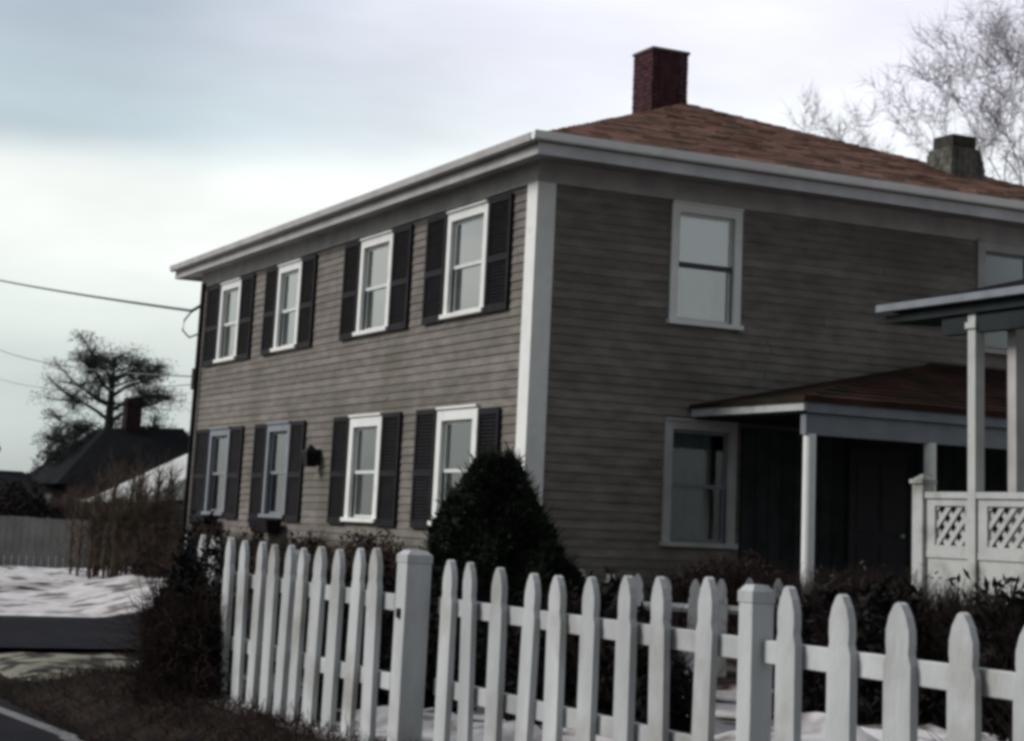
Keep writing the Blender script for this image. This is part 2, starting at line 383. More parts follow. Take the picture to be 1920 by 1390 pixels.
# corner boards
cb = MB().hexa([(-.24,-.045,ZG-.1),(.045,-.045,ZG-.1),(.045,.215,ZG-.1),(0,.215,ZG-.1),(0,0,ZG-.1),(-.24,0,ZG-.1)], [(-.24,-.045,5.85),(.045,-.045,5.85),(.045,.215,5.85),(0,.215,5.85),(0,0,5.85),(-.24,0,5.85)])
cb.build('corner_board', 'white', house)
MB().box((-HL-.04,-.045,ZG-.1),(-HL+.16,.0,5.85)).box((-HL-.04,0,ZG-.1),(-HL,.2,5.85)).build('corner_board', 'white', house)
MB().box((.0,HD-.2,ZG-.1),(.045,HD+.04,5.85)).build('corner_board', 'white', house)
MB().tube([(-HL+.25,-.09,5.9),(-HL+.25,-.09,.9)], .045, 8).build('downspout', 'shutter', house)
# cornice
OX, OY, ZE = .70, .373, 6.30
frz = MB().box((-HL-.03,-.05,5.85),(.05,-.001,6.12)).box((.001,-.001,5.85),(.05,HD+.03,6.12))
frz.build('frieze_board', 'trim', house)
sf = MB()
sf.hexa([(-HL-OX+.02,-OY+.02,6.07),(OX-.02,-OY+.02,6.07),(OX-.02,HD+OY,6.07),(-.2,HD+OY,6.13),(-.2,.1,6.13),(-HL-OX+.02,.1,6.13)],
        [(-HL-OX+.02,-OY+.02,6.16),(OX-.02,-OY+.02,6.16),(OX-.02,HD+OY,6.16),(-.2,HD+OY,6.16),(-.2,.1,6.16),(-HL-OX+.02,.1,6.16)])
sf.build('soffit', 'trim', house)
MB().box((-HL-OX,-OY-.02,6.05),(OX,-OY+.02,6.24)).build('fascia', 'trim', house)
MB().box((OX-.02,-OY-.02,6.05),(OX+.02,HD+OY,6.20)).build('fascia', 'soffit', house)
MB().box((-HL-OX-.02,-OY-.02,6.05),(-HL-OX+.02,HD+OY,6.22)).build('fascia', 'trim', house)
def gutter(p0, p1, o, mat_):
    """half round trough along an edge, o = outward unit vector"""
    p0, p1, o = Vector(p0), Vector(p1), Vector(o); z = Vector((0,0,1)); prof = [o*.0, -z*.05, -z*.09+o*.03, -z*.10+o*.07, -z*.08+o*.115, o*.125, o*.125+z*.015, o*.105+z*.015, o*.105-z*.02, o*.03-z*.02, o*.02+z*.0]
    return MB().hexa([p0+q for q in prof], [p1+q for q in prof])
gutter((OX+.02,-OY-.13,ZE), (OX+.02,HD+OY,ZE), (1,0,0), 0).build('gutter', 'white', house)
gutter((-HL-OX-.02,-OY-.02,ZE-.02), (OX+.02,-OY-.02,ZE-.02), (0,-1,0), 0).build('gutter', 'trim', house)
# roof planes
AP = Vector((-3.85, 4.35, 8.17)); RE = Vector((-10.4, 4.6, 8.17))
e0 = Vector((OX+.06,-OY-.06,6.27)); e1 = Vector((OX+.06,10.9,6.27)); e2 = Vector((-HL-OX-.06,-OY-.06,6.27)); e3 = Vector((-HL-OX-.06,10.9,6.27))
rf = MB()
dn = Vector((0,0,-.06))
for tri in ([e0,e1,AP],[e2,e0,AP,RE],[e3,e2,RE],[e1,e3,RE,AP]):
    rf.hexa([p+dn for p in tri], tri)
roof = rf.build('roof', 'roof', house)
# shingle courses of the visible slopes, each tab its own small slab (too many and too fine to pick apart)
def shingles(a, b, apex, rows, tab, name, parent, apex2=None, th=.018, mt='roof'):
    m2 = MB(); a, b, apex = Vector(a), Vector(b), Vector(apex); ap2 = Vector(apex2) if apex2 else apex
    nrm = (b-a).cross(apex-a).normalized()
    if nrm.z < 0: nrm = -nrm
    for r in range(rows):
        t0, t1 = r/rows, min((r+1.15)/rows, 1)
        l0, r0 = a.lerp(apex, t0), b.lerp(ap2, t0); l1, r1 = a.lerp(apex, t1), b.lerp(ap2, t1)
        w = (r0-l0).length; n = max(1, int(w/tab)); off = random.random()
        cuts = [0]+[min(1, max(0, (i+off)/n)) for i in range(n)]+[1]
        dirw = (b-a).normalized()
        for c0, c1 in zip(cuts, cuts[1:]):
            if c1-c0 < .002: continue
            lift = th*random.uniform(.8, 1.5)
            p = [l0.lerp(r0, c0), l0.lerp(r0, c1)]; w1 = (r1-l1).length
            d0 = (p[0]-l0).length; 
            q = []
            for pp in p:
                up = (apex-a); # move up slope perpendicular to eave
                perp = nrm.cross(dirw); perp = perp if perp.z > 0 else -perp
                h = (l1-l0).dot(perp); qq = pp+perp*h
                s = (qq-l1).dot(dirw); s = min(max(s, 0), w1); q.append(l1+dirw*s)
            g = dirw*.003
            m2.hexa([p[0]+g, p[1]-g, q[1]-g, q[0]+g], [p[0]+g+nrm*lift, p[1]-g+nrm*lift, q[1]-g+nrm*.004, q[0]+g+nrm*.004])
    o = m2.build(name, mt, parent); o['kind'] = 'stuff'; return o
up = Vector((0,0,.003))
shingles(e0+up, e1+up, AP+up, 36, .30, 'roof_shingles', roof)
shingles(e2+up, e0+up, RE+up, 34, .30, 'roof_shingles', roof, apex2=AP+up)
def chimney(x0, x1, y0, y1, z0, z1, name, flare, matb, capm, caph, parent, capo=.0, course=.075):
    """brick by brick shell round a mortar core"""
    core = MB().hexa([(x0+.012-flare,y0+.012-flare,z0),(x1-.012+flare,y0+.012-flare,z0),(x1-.012+flare,y1-.012+flare,z0),(x0+.012-flare,y1-.012+flare,z0)],
                     [(x0+.012,y0+.012,z1),(x1-.012,y0+.012,z1),(x1-.012,y1-.012,z1),(x0+.012,y1-.012,z1)])
    o = core.build(name, 'mortar', parent)
    bk = MB(); z = z0; r = 0
    while z < z1-.02:
        t = 1-(z-z0)/(z1-z0); fl = flare*t; zz = min(z+course-.01, z1)
        X0, X1, Y0, Y1 = x0-fl, x1+fl, y0-fl, y1+fl
        for ax in (0, 1):
            a, b = (X0, X1) if ax == 0 else (Y0+.10, Y1-.10)
            u = a-(.10 if r % 2 else 0)
            while u < b-.01:
                ua, ub = max(a, u), min(b, u+.205)
                if ub-ua > .02:
                    j = random.uniform(-.004, .004)
                    for s_ in (0, 1):
                        if ax == 0:
                            ya = (Y0+j, Y0+.09) if s_ == 0 else (Y1-.09, Y1+j); bk.box((ua,ya[0],z),(ub-.008,ya[1],zz))
                        else:
                            xa = (X0+j, X0+.09) if s_ == 0 else (X1-.09, X1+j); bk.box((xa[0],ua,z),(xa[1],ub-.008,zz))
                u += .213
        z += course; r += 1
    b_ = bk.build('bricks', matb, o); b_['kind'] = 'stuff'
    MB().box((x0-capo,y0-capo,z1),(x1+capo,y1+capo,z1+caph)).build('chimney_cap', capm, o, .01)
    return o
chimney(-4.55, -3.93, 3.78, 4.42, 7.3, 8.98, 'chimney', .0, 'brick', 'mortar', .05, roof, .02)
chimney(-1.5, -.95, 7.22, 7.74, 6.6, 7.42, 'chimney', .12, 'stone', 'darkstone', .20, roof, -.04, .11)

def window(axis, a, b, z0, z1, look, parent):
    """look: dict(casing, blind (fraction from top), curtain, sash)"""
    P3 = (lambda u, d, z: (u, -d, z)) if axis == 'x' else (lambda u, d, z: (d, u, z))
    cw = look.get('cw', .12); cm = look.get('casing', 'white')
    c = MB(); D0, D1 = .0, .055
    c.box(P3(a,D0,z0+.06), P3(a+cw,D1,z1)); c.box(P3(b-cw,D0,z0+.06), P3(b,D1,z1))
    c.box(P3(a+cw,D0,z1-cw), P3(b-cw,D1,z1)); c.box(P3(a,D1-.02,z1), P3(b,D1+.03,z1+.03))
    w = c.build('window', cm, parent)
    MB().box(P3(a-.03,-.02,z0), P3(b+.03,.10,z0+.06)).build('window_sill', cm, w, .006)
    i0, i1, j0, j1 = a+cw, b-cw, z0+.06, z1-cw; mid = (j0+j1)/2+look.get('mid', 0); sw_ = .045
    for k, (q0, q1, dd) in enumerate(((mid-.02, j1, -.02), (j0, mid+.02, -.045))):
        s = MB(); d0, d1 = dd-.02, dd+.012
        s.box(P3(i0,d0,q0+sw_), P3(i0+sw_,d1,q1-sw_)); s.box(P3(i1-sw_,d0,q0+sw_), P3(i1,d1,q1-sw_))
        s.box(P3(i0,d0,q0), P3(i1,d1,q0+sw_)); s.box(P3(i0,d0,q1-sw_), P3(i1,d1,q1))
        s.build('sash', look.get('sash', 'sash'), w)
        MB().box(P3(i0+sw_-.002,dd-.006,q0+sw_-.002), P3(i1-sw_+.002,dd-.001,q1-sw_+.002)).build('pane', look.get('glass', 'glass'), w)
    if look.get('rail'): MB().box(P3(i0,-.012,mid-.03), P3(i1,.004,mid+.03)).build('meeting_rail', look['rail'], w)
    bl = look.get('blind', 0)
    if bl:
        MB().box(P3(i0+.02,-.10,j1-(j1-j0)*bl), P3(i1-.02,-.095,j1)).build('roller_blind', 'blind', w)
    for (u0, u1) in look.get('curtains', []):
        cu = MB(); n = 14; ua, ub = i0+(i1-i0)*u0, i0+(i1-i0)*u1; pts = []
        for t in range(n+1):
            pts.append((ua+(ub-ua)*t/n, -.15+.02*math.sin(t*1.9)))
        zt, zb = (j1-.02 if look.get('fullc', True) else mid), j0+.02
        for (p, q) in zip(pts, pts[1:]): cu.hexa([P3(p[0],p[1],zb),P3(q[0],q[1],zb),P3(q[0],q[1]-.006,zb),P3(p[0],p[1]-.006,zb)], [P3(p[0],p[1],zt),P3(q[0],q[1],zt),P3(q[0],q[1]-.006,zt),P3(p[0],p[1]-.006,zt)])
        cu.build('curtain', look.get('cm', 'curtain'), w)
    return w
U = [dict(blind=.58, curtains=[(.50,1)]), dict(blind=.52, curtains=[(.52,1)], mid=-.02), dict(blind=.55, curtains=[(.42,1)]), dict(blind=.30, curtains=[(.0,.14),(.62,1)])]
Lw = [dict(casing='greycasing', sash='greycasing', curtains=[(.7,1)], cm='greycasing'), dict(casing='greycasing', sash='greycasing', blind=.25), dict(curtains=[(.35,1)], fullc=False, cw=.15), dict(blind=.5, curtains=[(.4,1)], fullc=False, cw=.15)]
for (a, b), u_, l_ in zip(front_w, U, Lw):
    window('x', a, b, ZUL, ZUT, dict(u_, glass='glassbright'), house); window('x', a, b, ZLL, ZLT, l_, house)
window('y', *side_open[1], dict(blind=.50, sash='sash', curtains=[(0,.75)], cw=.11, mid=.03, rail='darksash', glass='glassbright'), house)
window('y', *side_open[0], dict(casing='trim', curtains=[(0,.8)], fullc=True, cm='greycasing', sash='greycasing', cw=.11, glass='glassdim'), house)
window('y', *side_open[2], dict(casing='trim', sash='greycasing', cw=.13, glass='glassdim'), house)

def shutter(x0, x1, z0, z1):
    m2 = MB(); d0, d1 = .03, .065
    for a, b in ((x0, x0+.06), (x1-.06, x1)): m2.box((a,-d1,z0),(b,-d0,z1))
    zm = z0+(z1-z0)*.46
    for a, b in ((z0, z0+.09), (zm-.04, zm+.04), (z1-.07, z1)): m2.box((x0+.06,-d1,a),(x1-.06,-d0,b))
    for a, b in ((z0+.09, zm-.04), (zm+.04, z1-.07)):
        n = int((b-a)/.045)
        for i in range(n):
            z = a+(b-a)*(i+.5)/n
            m2.hexa([(x0+.06,-d1+.004,z-.018),(x1-.06,-d1+.004,z-.018),(x1-.06,-d0,z+.006),(x0+.06,-d0,z+.006)], [(x0+.06,-d1+.004,z-.010),(x1-.06,-d1+.004,z-.010),(x1-.06,-d0,z+.014),(x0+.06,-d0,z+.014)])
    return m2.build('shutter', 'shutter', house)
SHW = [(.80,.72),(.62,.66),(.66,.68),(.68,.68)]
for i, (a, b) in enumerate(front_w):
    wl, wr = SHW[i]
    shutter(a-.04-wl, a-.04, ZUL-.02, ZUT+.02); shutter(b+.04, b+.04+wr, ZUL-.02, ZUT+.02)
    shutter(a-.04-wl, a-.04, ZLL-.04, ZLT+.02); shutter(b+.04, b+.04+(wr if i < 3 else .62), ZLL-.04, ZLT+(.02 if i < 3 else -.04))
for xc in (-12.59, -9.14):
    w = MB().hexa([(xc-.42,-.10,1.33),(xc+.42,-.10,1.33),(xc+.42,-.30,1.33),(xc-.42,-.30,1.33)], [(xc-.5,-.10,1.54),(xc+.5,-.10,1.54),(xc+.5,-.36,1.54),(xc-.5,-.36,1.54)]).build('window_box', 'shutter', house)
lt = MB().box((-7.33,-.06,2.40),(-7.23,-.03,2.66)).box((-7.30,-.16,2.62),(-7.26,-.03,2.65)).hexa([(-7.36,-.25,2.38),(-7.20,-.25,2.38),(-7.20,-.10,2.38),(-7.36,-.10,2.38)], [(-7.39,-.28,2.60),(-7.17,-.28,2.60),(-7.17,-.07,2.60),(-7.39,-.07,2.60)])
lt.hexa([(-7.41,-.29,2.60),(-7.15,-.29,2.60),(-7.15,-.06,2.60),(-7.41,-.06,2.60)], [(-7.29,-.19,2.72),(-7.27,-.19,2.72),(-7.27,-.17,2.72),(-7.29,-.17,2.72)]).build('wall_lantern', 'lantern', house)

# side porch of the house
PX, PY0, PY1, PZ = 2.567, 2.293, 9.2, 3.21
pr = MB()
A = Vector((PX+.05,PY0-.05,PZ+.02)); B = Vector((.05,PY0-.05,PZ+.02)); W = Vector((.05,6.1,4.06)); W2 = Vector((.05,PY1+.2,4.06)); E_ = Vector((PX+.05,PY1+.2,PZ+.02))
pr.hexa([p-Vector((0,0,.05)) for p in (A,E_,W2,W)], [A,E_,W2,W]); pr.hexa([p-Vector((0,0,.05)) for p in (B,A,W)], [B,A,W])
proof = pr.build('porch_roof', 'porchroof', house)
shingles(A+up, E_+up, W+up, 14, .3, 'porch_shingles', proof, apex2=W2+up, mt='porchroof')
MB().box((.05,PY0-.02,PZ-.13),(PX,PY0+.03,PZ-.03)).build('porch_fascia', 'porchpaint', house, .004)
MB().box((PX-.03,PY0+.03,PZ-.15),(PX+.01,PY1,PZ-.03)).build('porch_fascia', 'greycasing', house, .004)
MB().box((PX-.16,PY0+.05,PZ-.40),(PX-.05,PY1,PZ-.15)).build('porch_beam', 'greycasing', house)
MB().box((.05,PY0+.03,PZ-.16),(PX-.03,PY1,PZ-.12)).build('porch_ceiling', 'dark', house)
MB().box((.05,PY0+.1,.55),(PX,PY1,.74)).build('porch_floor', 'concrete', house)
for y in (PY0+.14, 4.17, 6.3, PY1-.1):
    p_ = MB().tube([(PX-.10,y,.74),(PX-.10,y,2.82)], .075, 14, False).build('porch_post', 'white', house, smooth=True)
    MB().box((PX-.21,y-.11,.74),(PX+.01,y+.11,.86)).build('post_base', 'white', p_)
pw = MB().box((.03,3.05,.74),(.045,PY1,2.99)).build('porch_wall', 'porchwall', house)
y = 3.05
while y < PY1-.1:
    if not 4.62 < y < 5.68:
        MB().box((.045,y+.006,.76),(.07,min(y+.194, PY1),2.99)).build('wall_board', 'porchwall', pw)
    y += .2
dr = MB().box((.046,4.70,.76),(.10,5.62,2.84)).build('porch_door', 'door', house)
for z0, z1 in ((.95, 1.6), (1.75, 2.65)):
    for a, b in ((4.82, 5.12), (5.20, 5.50)): MB().box((.10,a,z0),(.115,b,z1)).build('door_panel', 'door', dr, .006)
MB().tube([(.10,5.54,1.72),(.16,5.54,1.72)], .028, 8).build('door_knob', 'metal', dr)

# ------------------------------------------------------------------ raised entry porch in front of the side porch
ep = empty('entry_porch', (6.3, 1.5, .3), 'white raised entry porch with lattice railing and a dark flat canopy, at the right edge', 'porch')
def EP(name, mb, material, bevel=0, parent=None):
    o = mb.build(name, material); o.parent = parent or ep
    o.matrix_parent_inverse = Matrix.Translation(Vector((6.3,1.5,.3))).inverted() if not parent else Matrix()
    return o
Y0 = 1.5; XE = 10.4
EP('deck', MB().box((5.72,Y0-.02,.92),(XE,3.6,1.05)), 'porchpaint')
EP('deck_skirt', MB().box((5.76,Y0+.02,.2),(XE,Y0+.05,.92)), 'trim')
for x, y, w, mm in ((6.575, Y0, .11, 'porchpaint'), (6.86, Y0+.25, .12, 'trim'), (8.6, Y0, .11, 'porchpaint'), (XE-.1, Y0, .12, 'porchpaint'), (XE-.1, 3.4, .12, 'porchpaint')):
    EP('porch_post', MB().box((x-w/2,y-w/2,.3),(x+w/2,y+w/2,3.80)).box((x-w/2-.02,y-w/2-.02,3.66),(x+w/2+.02,y+w/2+.02,3.72)), mm)
nw = EP('newel_post', MB().box((5.70,Y0-.07,.2),(5.86,Y0+.07,2.20)).box((5.68,Y0-.09,2.20),(5.88,Y0+.09,2.24)).hexa([(5.70,Y0-.07,2.24),(5.86,Y0-.07,2.24),(5.86,Y0+.07,2.24),(5.70,Y0+.07,2.24)], [(5.76,Y0-.01,2.29),(5.80,Y0-.01,2.29),(5.80,Y0+.01,2.29),(5.76,Y0+.01,2.29)]), 'porchpaint')
EP('handrail', MB().box((5.86,Y0-.05,2.06),(XE,Y0+.05,2.12)), 'porchpaint')
def lattice(x0, x1, z0, z1, y):
    fr = MB(); fr.box((x0,y-.03,z0),(x0+.13,y+.03,z1)); fr.box((x1-.05,y-.03,z0),(x1,y+.03,z1)); fr.box((x0+.13,y-.03,z1-.07),(x1-.05,y+.03,z1)); fr.box((x0+.13,y-.03,z0),(x1-.05,y+.03,z0+.06))
    f_ = EP('lattice_frame', fr, 'porchpaint'); la = MB(); st = .17; w = .052
    a0, a1, b0, b1 = x0+.12, x1-.04, z0+.05, z1-.06
    for s in (1, -1):
        k = -20
        while k < 40:
            # strip line: x - s*z = c
            c = a0+k*st; pts = []
            P0 = (a0, (a0-c)*s+b0); lo = max(a0, c+(0 if s > 0 else -(b1-b0))); hi = min(a1, c+((b1-b0) if s > 0 else 0))
            if hi-lo > .02:
                za, zb = b0+(lo-c)*s, b0+(hi-c)*s; dx = w*.7
                yy = y+(-.012 if s > 0 else .004)
                la.hexa([(lo-dx,yy,za),(lo+dx,yy,za),(hi+dx,yy,zb),(hi-dx,yy,zb)], [(lo-dx,yy+.008,za),(lo+dx,yy+.008,za),(hi+dx,yy+.008,zb),(hi-dx,yy+.008,zb)])
            k += 1
    o = la.build('lattice_strips', 'porchpaint'); o['kind'] = 'stuff'; o.parent = f_
    o.matrix_parent_inverse = Matrix.Translation(Vector((6.3,1.5,.3))).inverted(); o.matrix_parent_inverse = Matrix()
    return f_
for x0, x1 in ((5.87, 6.50), (6.64, 7.40), (7.42, 8.52), (8.68, 9.5), (9.52, XE-.17)):
    lattice(x0, x1, 1.56, 2.06, Y0)
    EP('railing_panel', MB().box((x0,Y0-.02,1.05),(x1,Y0+.02,1.50)).box((x0,Y0-.035,1.50),(x1,Y0+.035,1.56)), 'porchpaint')
# canopy, rising towards the street
cx0, cx1, cy0, cy1 = 5.22, XE+.3, Y0-.12, 3.9
CZ = lambda x: 3.96+.004*(x-5.05)
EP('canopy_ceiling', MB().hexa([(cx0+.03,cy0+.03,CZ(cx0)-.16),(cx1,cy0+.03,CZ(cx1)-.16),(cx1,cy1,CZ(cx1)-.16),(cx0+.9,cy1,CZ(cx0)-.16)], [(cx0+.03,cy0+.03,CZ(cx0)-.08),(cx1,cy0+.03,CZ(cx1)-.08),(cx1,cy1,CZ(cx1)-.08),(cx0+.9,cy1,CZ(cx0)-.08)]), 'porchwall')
EP('canopy_beam', MB().box((cx0+.9,Y0-.05,3.62),(cx1-.1,Y0+.05,3.79)), 'porchwall')
EP('canopy_gutter', MB().box((cx0,cy0-.06,CZ(cx0)-.05),(cx1,cy0+.02,CZ(cx0)+.02)), 'greycasing')
EP('canopy_roof', MB().hexa([(cx0+.15,cy0+.03,CZ(cx0)-.06),(cx1,cy0+.03,CZ(cx1)-.06),(cx1,cy1,CZ(cx1)-.06),(cx0+.8,cy1,CZ(cx0)-.06)], [(cx0+.25,cy0+.05,CZ(cx0)+.03),(7.4,cy0+.25,CZ(cx1)+.13),(cx1,cy1-.5,CZ(cx1)+.40),(cx0+1.0,cy1,CZ(cx0)+.1)]), 'farroof')

# ------------------------------------------------------------------ picket fence along the road
fence = empty('picket_fence', (10.98, -5.9, .3), 'white picket fence with square posts and rounded pickets along the road', 'fence')
FI = Matrix.Translation(Vector((10.98,-5.9,.3))).inverted()
def picket_mesh(w, h, th=.035, name='picket'):
    hw = w/2; prof = [(-hw,0),(hw,0),(hw,h-.20),(hw*.80,h-.165),(hw*.86,h-.13),(hw*.84,h-.09),(hw*.62,h-.045),(hw*.25,h-.008),(0,h),(-hw*.25,h-.008),(-hw*.62,h-.045),(-hw*.84,h-.09),(-hw*.86,h-.13),(-hw*.80,h-.165),(-hw,h-.20)]
    me = MB().prism([(x, 0, z) for x, z in reversed(prof)], (0, th, 0)).mesh(name)
    me.materials.append(M['fence']); return me
PMS = [picket_mesh(w_, 1.0, t_) for w_, t_ in ((.145,.035),(.138,.032),(.150,.036),(.142,.030))]
PR = [(11.144,1.411),(11.454,1.408),(11.799,1.394),(12.131,1.380),(12.463,1.381),(12.799,1.390),(13.150,1.410),(13.472,1.418),(13.825,1.433),(14.461,1.422),(14.810,1.409),(15.167,1.398),(15.528,1.384),(15.86,1.37),(16.2,1.37),(16.55,1.38),(16.9,1.40)]
PL = [(6.58,1.445),(6.914,1.444),(7.311,1.445),(7.690,1.443),(8.050,1.430),(8.360,1.431),(8.66,1.42),(8.933,1.425),(9.139+.06,1.414),(9.483,1.431),(9.829,1.425),(10.167,1.441),(10.473,1.449)]
for x, zt in PR+PL:
    right = x > 11
    y = -5.90 if right else -6.06
    me = random.choice(PMS)
    o = link('picket', me, fence); zb = .30 if right else .33
    o.matrix_parent_inverse = FI
    o.location = (x, y+random.uniform(-.004,.004), zb); o.scale = (1, 1, zt-zb); o.rotation_euler = (R(random.uniform(-.9,.9)), R(random.uniform(-.9,.9)), R(random.uniform(-3,3)))
def FP(name, mb, bevel=0):
    o = mb.build(name, 'fence'); o.parent = fence; o.matrix_parent_inverse = FI
    if bevel: b = o.modifiers.new('bevel', 'BEVEL'); b.width = bevel; b.segments = 2
    return o
for xa, xb, y in ((6.45, 10.70, -6.02), (10.95, 14.10, -5.86), (14.24, 17.2, -5.86)):
    for zc, hh in ((1.155, .045), (.72, .045)):
        FP('rail', MB().box((xa, y, zc-hh), (xb, y+.045, zc+hh)), .004)
def post(x, y, w, zt):
    p_ = FP('fence_post', MB().box((x-w/2,y-w/2,.1),(x+w/2,y+w/2,zt-.10)), .006)
    c_ = MB().box((x-w/2-.003,y-w/2-.003,zt-.10),(x+w/2+.003,y+w/2+.003,zt-.055)).hexa([(x-w/2,y-w/2,zt-.055),(x+w/2,y-w/2,zt-.055),(x+w/2,y+w/2,zt-.055),(x-w/2,y+w/2,zt-.055)], [(x-w*.32,y-w*.32,zt-.03),(x+w*.32,y-w*.32,zt-.03),(x+w*.32,y+w*.32,zt-.03),(x-w*.32,y+w*.32,zt-.03)])
    k = c_.build('post_cap', 'fence', p_)
    return p_
post(10.84, -5.97, .15, 1.48)
post(14.18, -5.86, .105, 1.445)
post(8.80, -5.94, .12, 1.42)
MB().box((10.82,-6.058,1.08),(10.86,-6.044,1.13)).build('nothing', 'lantern').name = 'latch'
bpy.data.objects['latch'].parent = fence; bpy.data.objects['latch'].matrix_parent_inverse = FI

# second, smaller picket fence round the house garden
bf = empty('picket_fence', (6.6, -1.0, .3), 'smaller white picket fence farther back, between the road fence and the porch', 'fence')
BI = Matrix.Translation(Vector((6.6,-1.0,.3))).inverted()
p0, p1 = Vector((5.70,-2.46,0)), Vector((7.55,.45,0)); dv = (p1-p0).normalized(); n = int((p1-p0).length/.245); ang = math.atan2(dv.y, dv.x)
PB = picket_mesh(.11, 1.0, .03)
for i in range(n+1):
    q = p0+dv*(.245*i)
    o = link('picket', PB, bf); o.matrix_parent_inverse = BI; o.location = (q.x, q.y, .35); o.scale = (1,1,.90+.02*math.sin(i)); o.rotation_euler = (0, R(random.uniform(-1,1)), ang)
for zc in (.98, .60):
    o = MB().tube([(p0.x-.03,p0.y+.03,zc),(p1.x-.03,p1.y+.03,zc)], .035, 4).build('rail', 'fence', bf); o.matrix_parent_inverse = BI

# ------------------------------------------------------------------ plants
def leaf_cloud(pts, size, name, material, parent=None, flat=.0):
    """one small two-triangle leaf per point"""
    pts = np.asarray(pts, float); n = len(pts)
    a = rng.normal(size=(n,3)); a /= np.linalg.norm(a, axis=1)[:,None]
    b = rng.normal(size=(n,3)); b -= a*np.sum(a*b, axis=1)[:,None]; b /= np.linalg.norm(b, axis=1)[:,None]
    s = size*rng.uniform(.5, 1.5, (n,1))
    v = np.stack([pts-a*s, pts+b*s*.35, pts+a*s, pts-b*s*.35], 1).reshape(-1,3)
    me = bpy.data.meshes.new(name); me.vertices.add(4*n); me.vertices.foreach_set('co', v.ravel())
    me.loops.add(4*n); me.loops.foreach_set('vertex_index', np.arange(4*n)); me.polygons.add(n)
    me.polygons.foreach_set('loop_start', np.arange(0, 4*n, 4)); me.update(calc_edges=True); me.validate()
    me.materials.append(M[material]); return link(name, me, parent)
def twig_cloud(starts, dirs, lens, rad, name, material, parent=None, seg=3, wander=.35, grav=0):
    """many thin curved three-sided twigs in one mesh"""
    starts = np.asarray(starts, float); d = np.asarray(dirs, float); n = len(starts)
    lens = np.asarray(lens, float).reshape(-1,1); d = d/np.linalg.norm(d, axis=1)[:,None]
    P_ = [starts]; dd = d
    for i in range(seg):
        dd = dd+rng.normal(size=(n,3))*wander; dd[:,2] += grav; dd /= np.linalg.norm(dd, axis=1)[:,None]
        P_.append(P_[-1]+dd*lens/seg)
    V = []; rr = np.asarray(rad, float).reshape(-1,1) if np.ndim(rad) else rad
    ref = rng.normal(size=(n,3)); a = np.cross(d, ref); a /= np.linalg.norm(a, axis=1)[:,None]; b = np.cross(d, a)
    for i, p in enumerate(P_):
        r = rr*(1-.8*i/seg)
        for k in range(3):
            t = 2.0944*k; V.append(p+(a*math.cos(t)+b*math.sin(t))*r)
    V = np.stack(V, 1); m_ = V.shape[1]; F_ = []
    base = (np.arange(n)*m_)[:,None]
    q = []
    for i in range(seg):
        for k in range(3):
            k2 = (k+1) % 3; q.append([i*3+k, (i+1)*3+k, (i+1)*3+k2, i*3+k2])
    F_ = (base[:,:,None]+np.array(q)[None]).reshape(-1,4)
    me = bpy.data.meshes.new(name); me.vertices.add(n*m_); me.vertices.foreach_set('co', V.reshape(-1))
    me.loops.add(F_.size); me.loops.foreach_set('vertex_index', F_.ravel()); me.polygons.add(len(F_)); me.polygons.foreach_set('loop_start', np.arange(0, F_.size, 4))
    me.update(calc_edges=True); me.validate(); me.materials.append(M[material])
    return link(name, me, parent), P_
def evergreen(x, y, r, h, label, n=26000, material='leafdark', power=1.0, z0=None, group=None, name='evergreen_shrub', top=.05):
    z0 = float(gz(x, y)) if z0 is None else z0
    t = empty(name, (x, y, z0), label, 'shrub', group)
    u = rng.uniform(0, 1, n); zz = u; prof = r*(top+(1-top)*(1-zz)**power)
    prof = np.where(zz < .12, prof*(.80+.2*zz/.12), prof)
    th = rng.uniform(0, 2*math.pi, n)
    lump = 1+.10*np.sin(3*th+9*zz)+.07*np.sin(7*th-14*zz+1)+.05*np.sin(13*th+23*zz)
    rad = prof*lump*(1-.30*rng.uniform(0, 1, n)**2.2)
    pts = np.stack([rad*np.cos(th), rad*np.sin(th), zz*h*(1+.03*np.sin(5*th))], 1)
    leaf_cloud(pts, .045, 'foliage', material, t)
    ns = n//12; sel = rng.integers(0, n, ns); pp = pts[sel]; sprig = pp.copy(); sprig[:,2] = sprig[:,2]*.2+.25
    twig_cloud(pp*np.array([.97,.97,1]), sprig*np.array([1,1,1.0])+rng.normal(size=(ns,3))*.12, rng.uniform(.05, .17, ns)*(r/1.0), .010*r, 'sprigs', material, t, seg=2)
    # inner mass of twigs keeps the crown opaque
    k = 24; core = MB(); ring = []
    for i in range(9):
        zc = i/8; ring.append([(r*(top+(1-top)*(1-zc)**power)*.72*math.cos(6.283*j/k)*(1+.1*math.sin(3*6.283*j/k+9*zc)), r*(top+(1-top)*(1-zc)**power)*.72*math.sin(6.283*j/k)*(1+.1*math.sin(3*6.283*j/k+9*zc)), zc*h*.94+.03) for j in range(k)])
    for i in range(8):
        for j in range(k): core.poly([ring[i][j], ring[i][(j+1) % k], ring[i+1][(j+1) % k], ring[i+1][j]])
    core.build('inner_branches', material, t, smooth=True)
    MB().tube([(0,0,-.1),(0,0,.35)], .05, 7).build('stem', 'bark', t)
    return t
evergreen(7.27, -3.80, .98, 1.80, 'dark cone-shaped yew standing behind the pickets in front of the white corner board', 42000, power=.80, z0=.30, name='yew_shrub', top=.10)

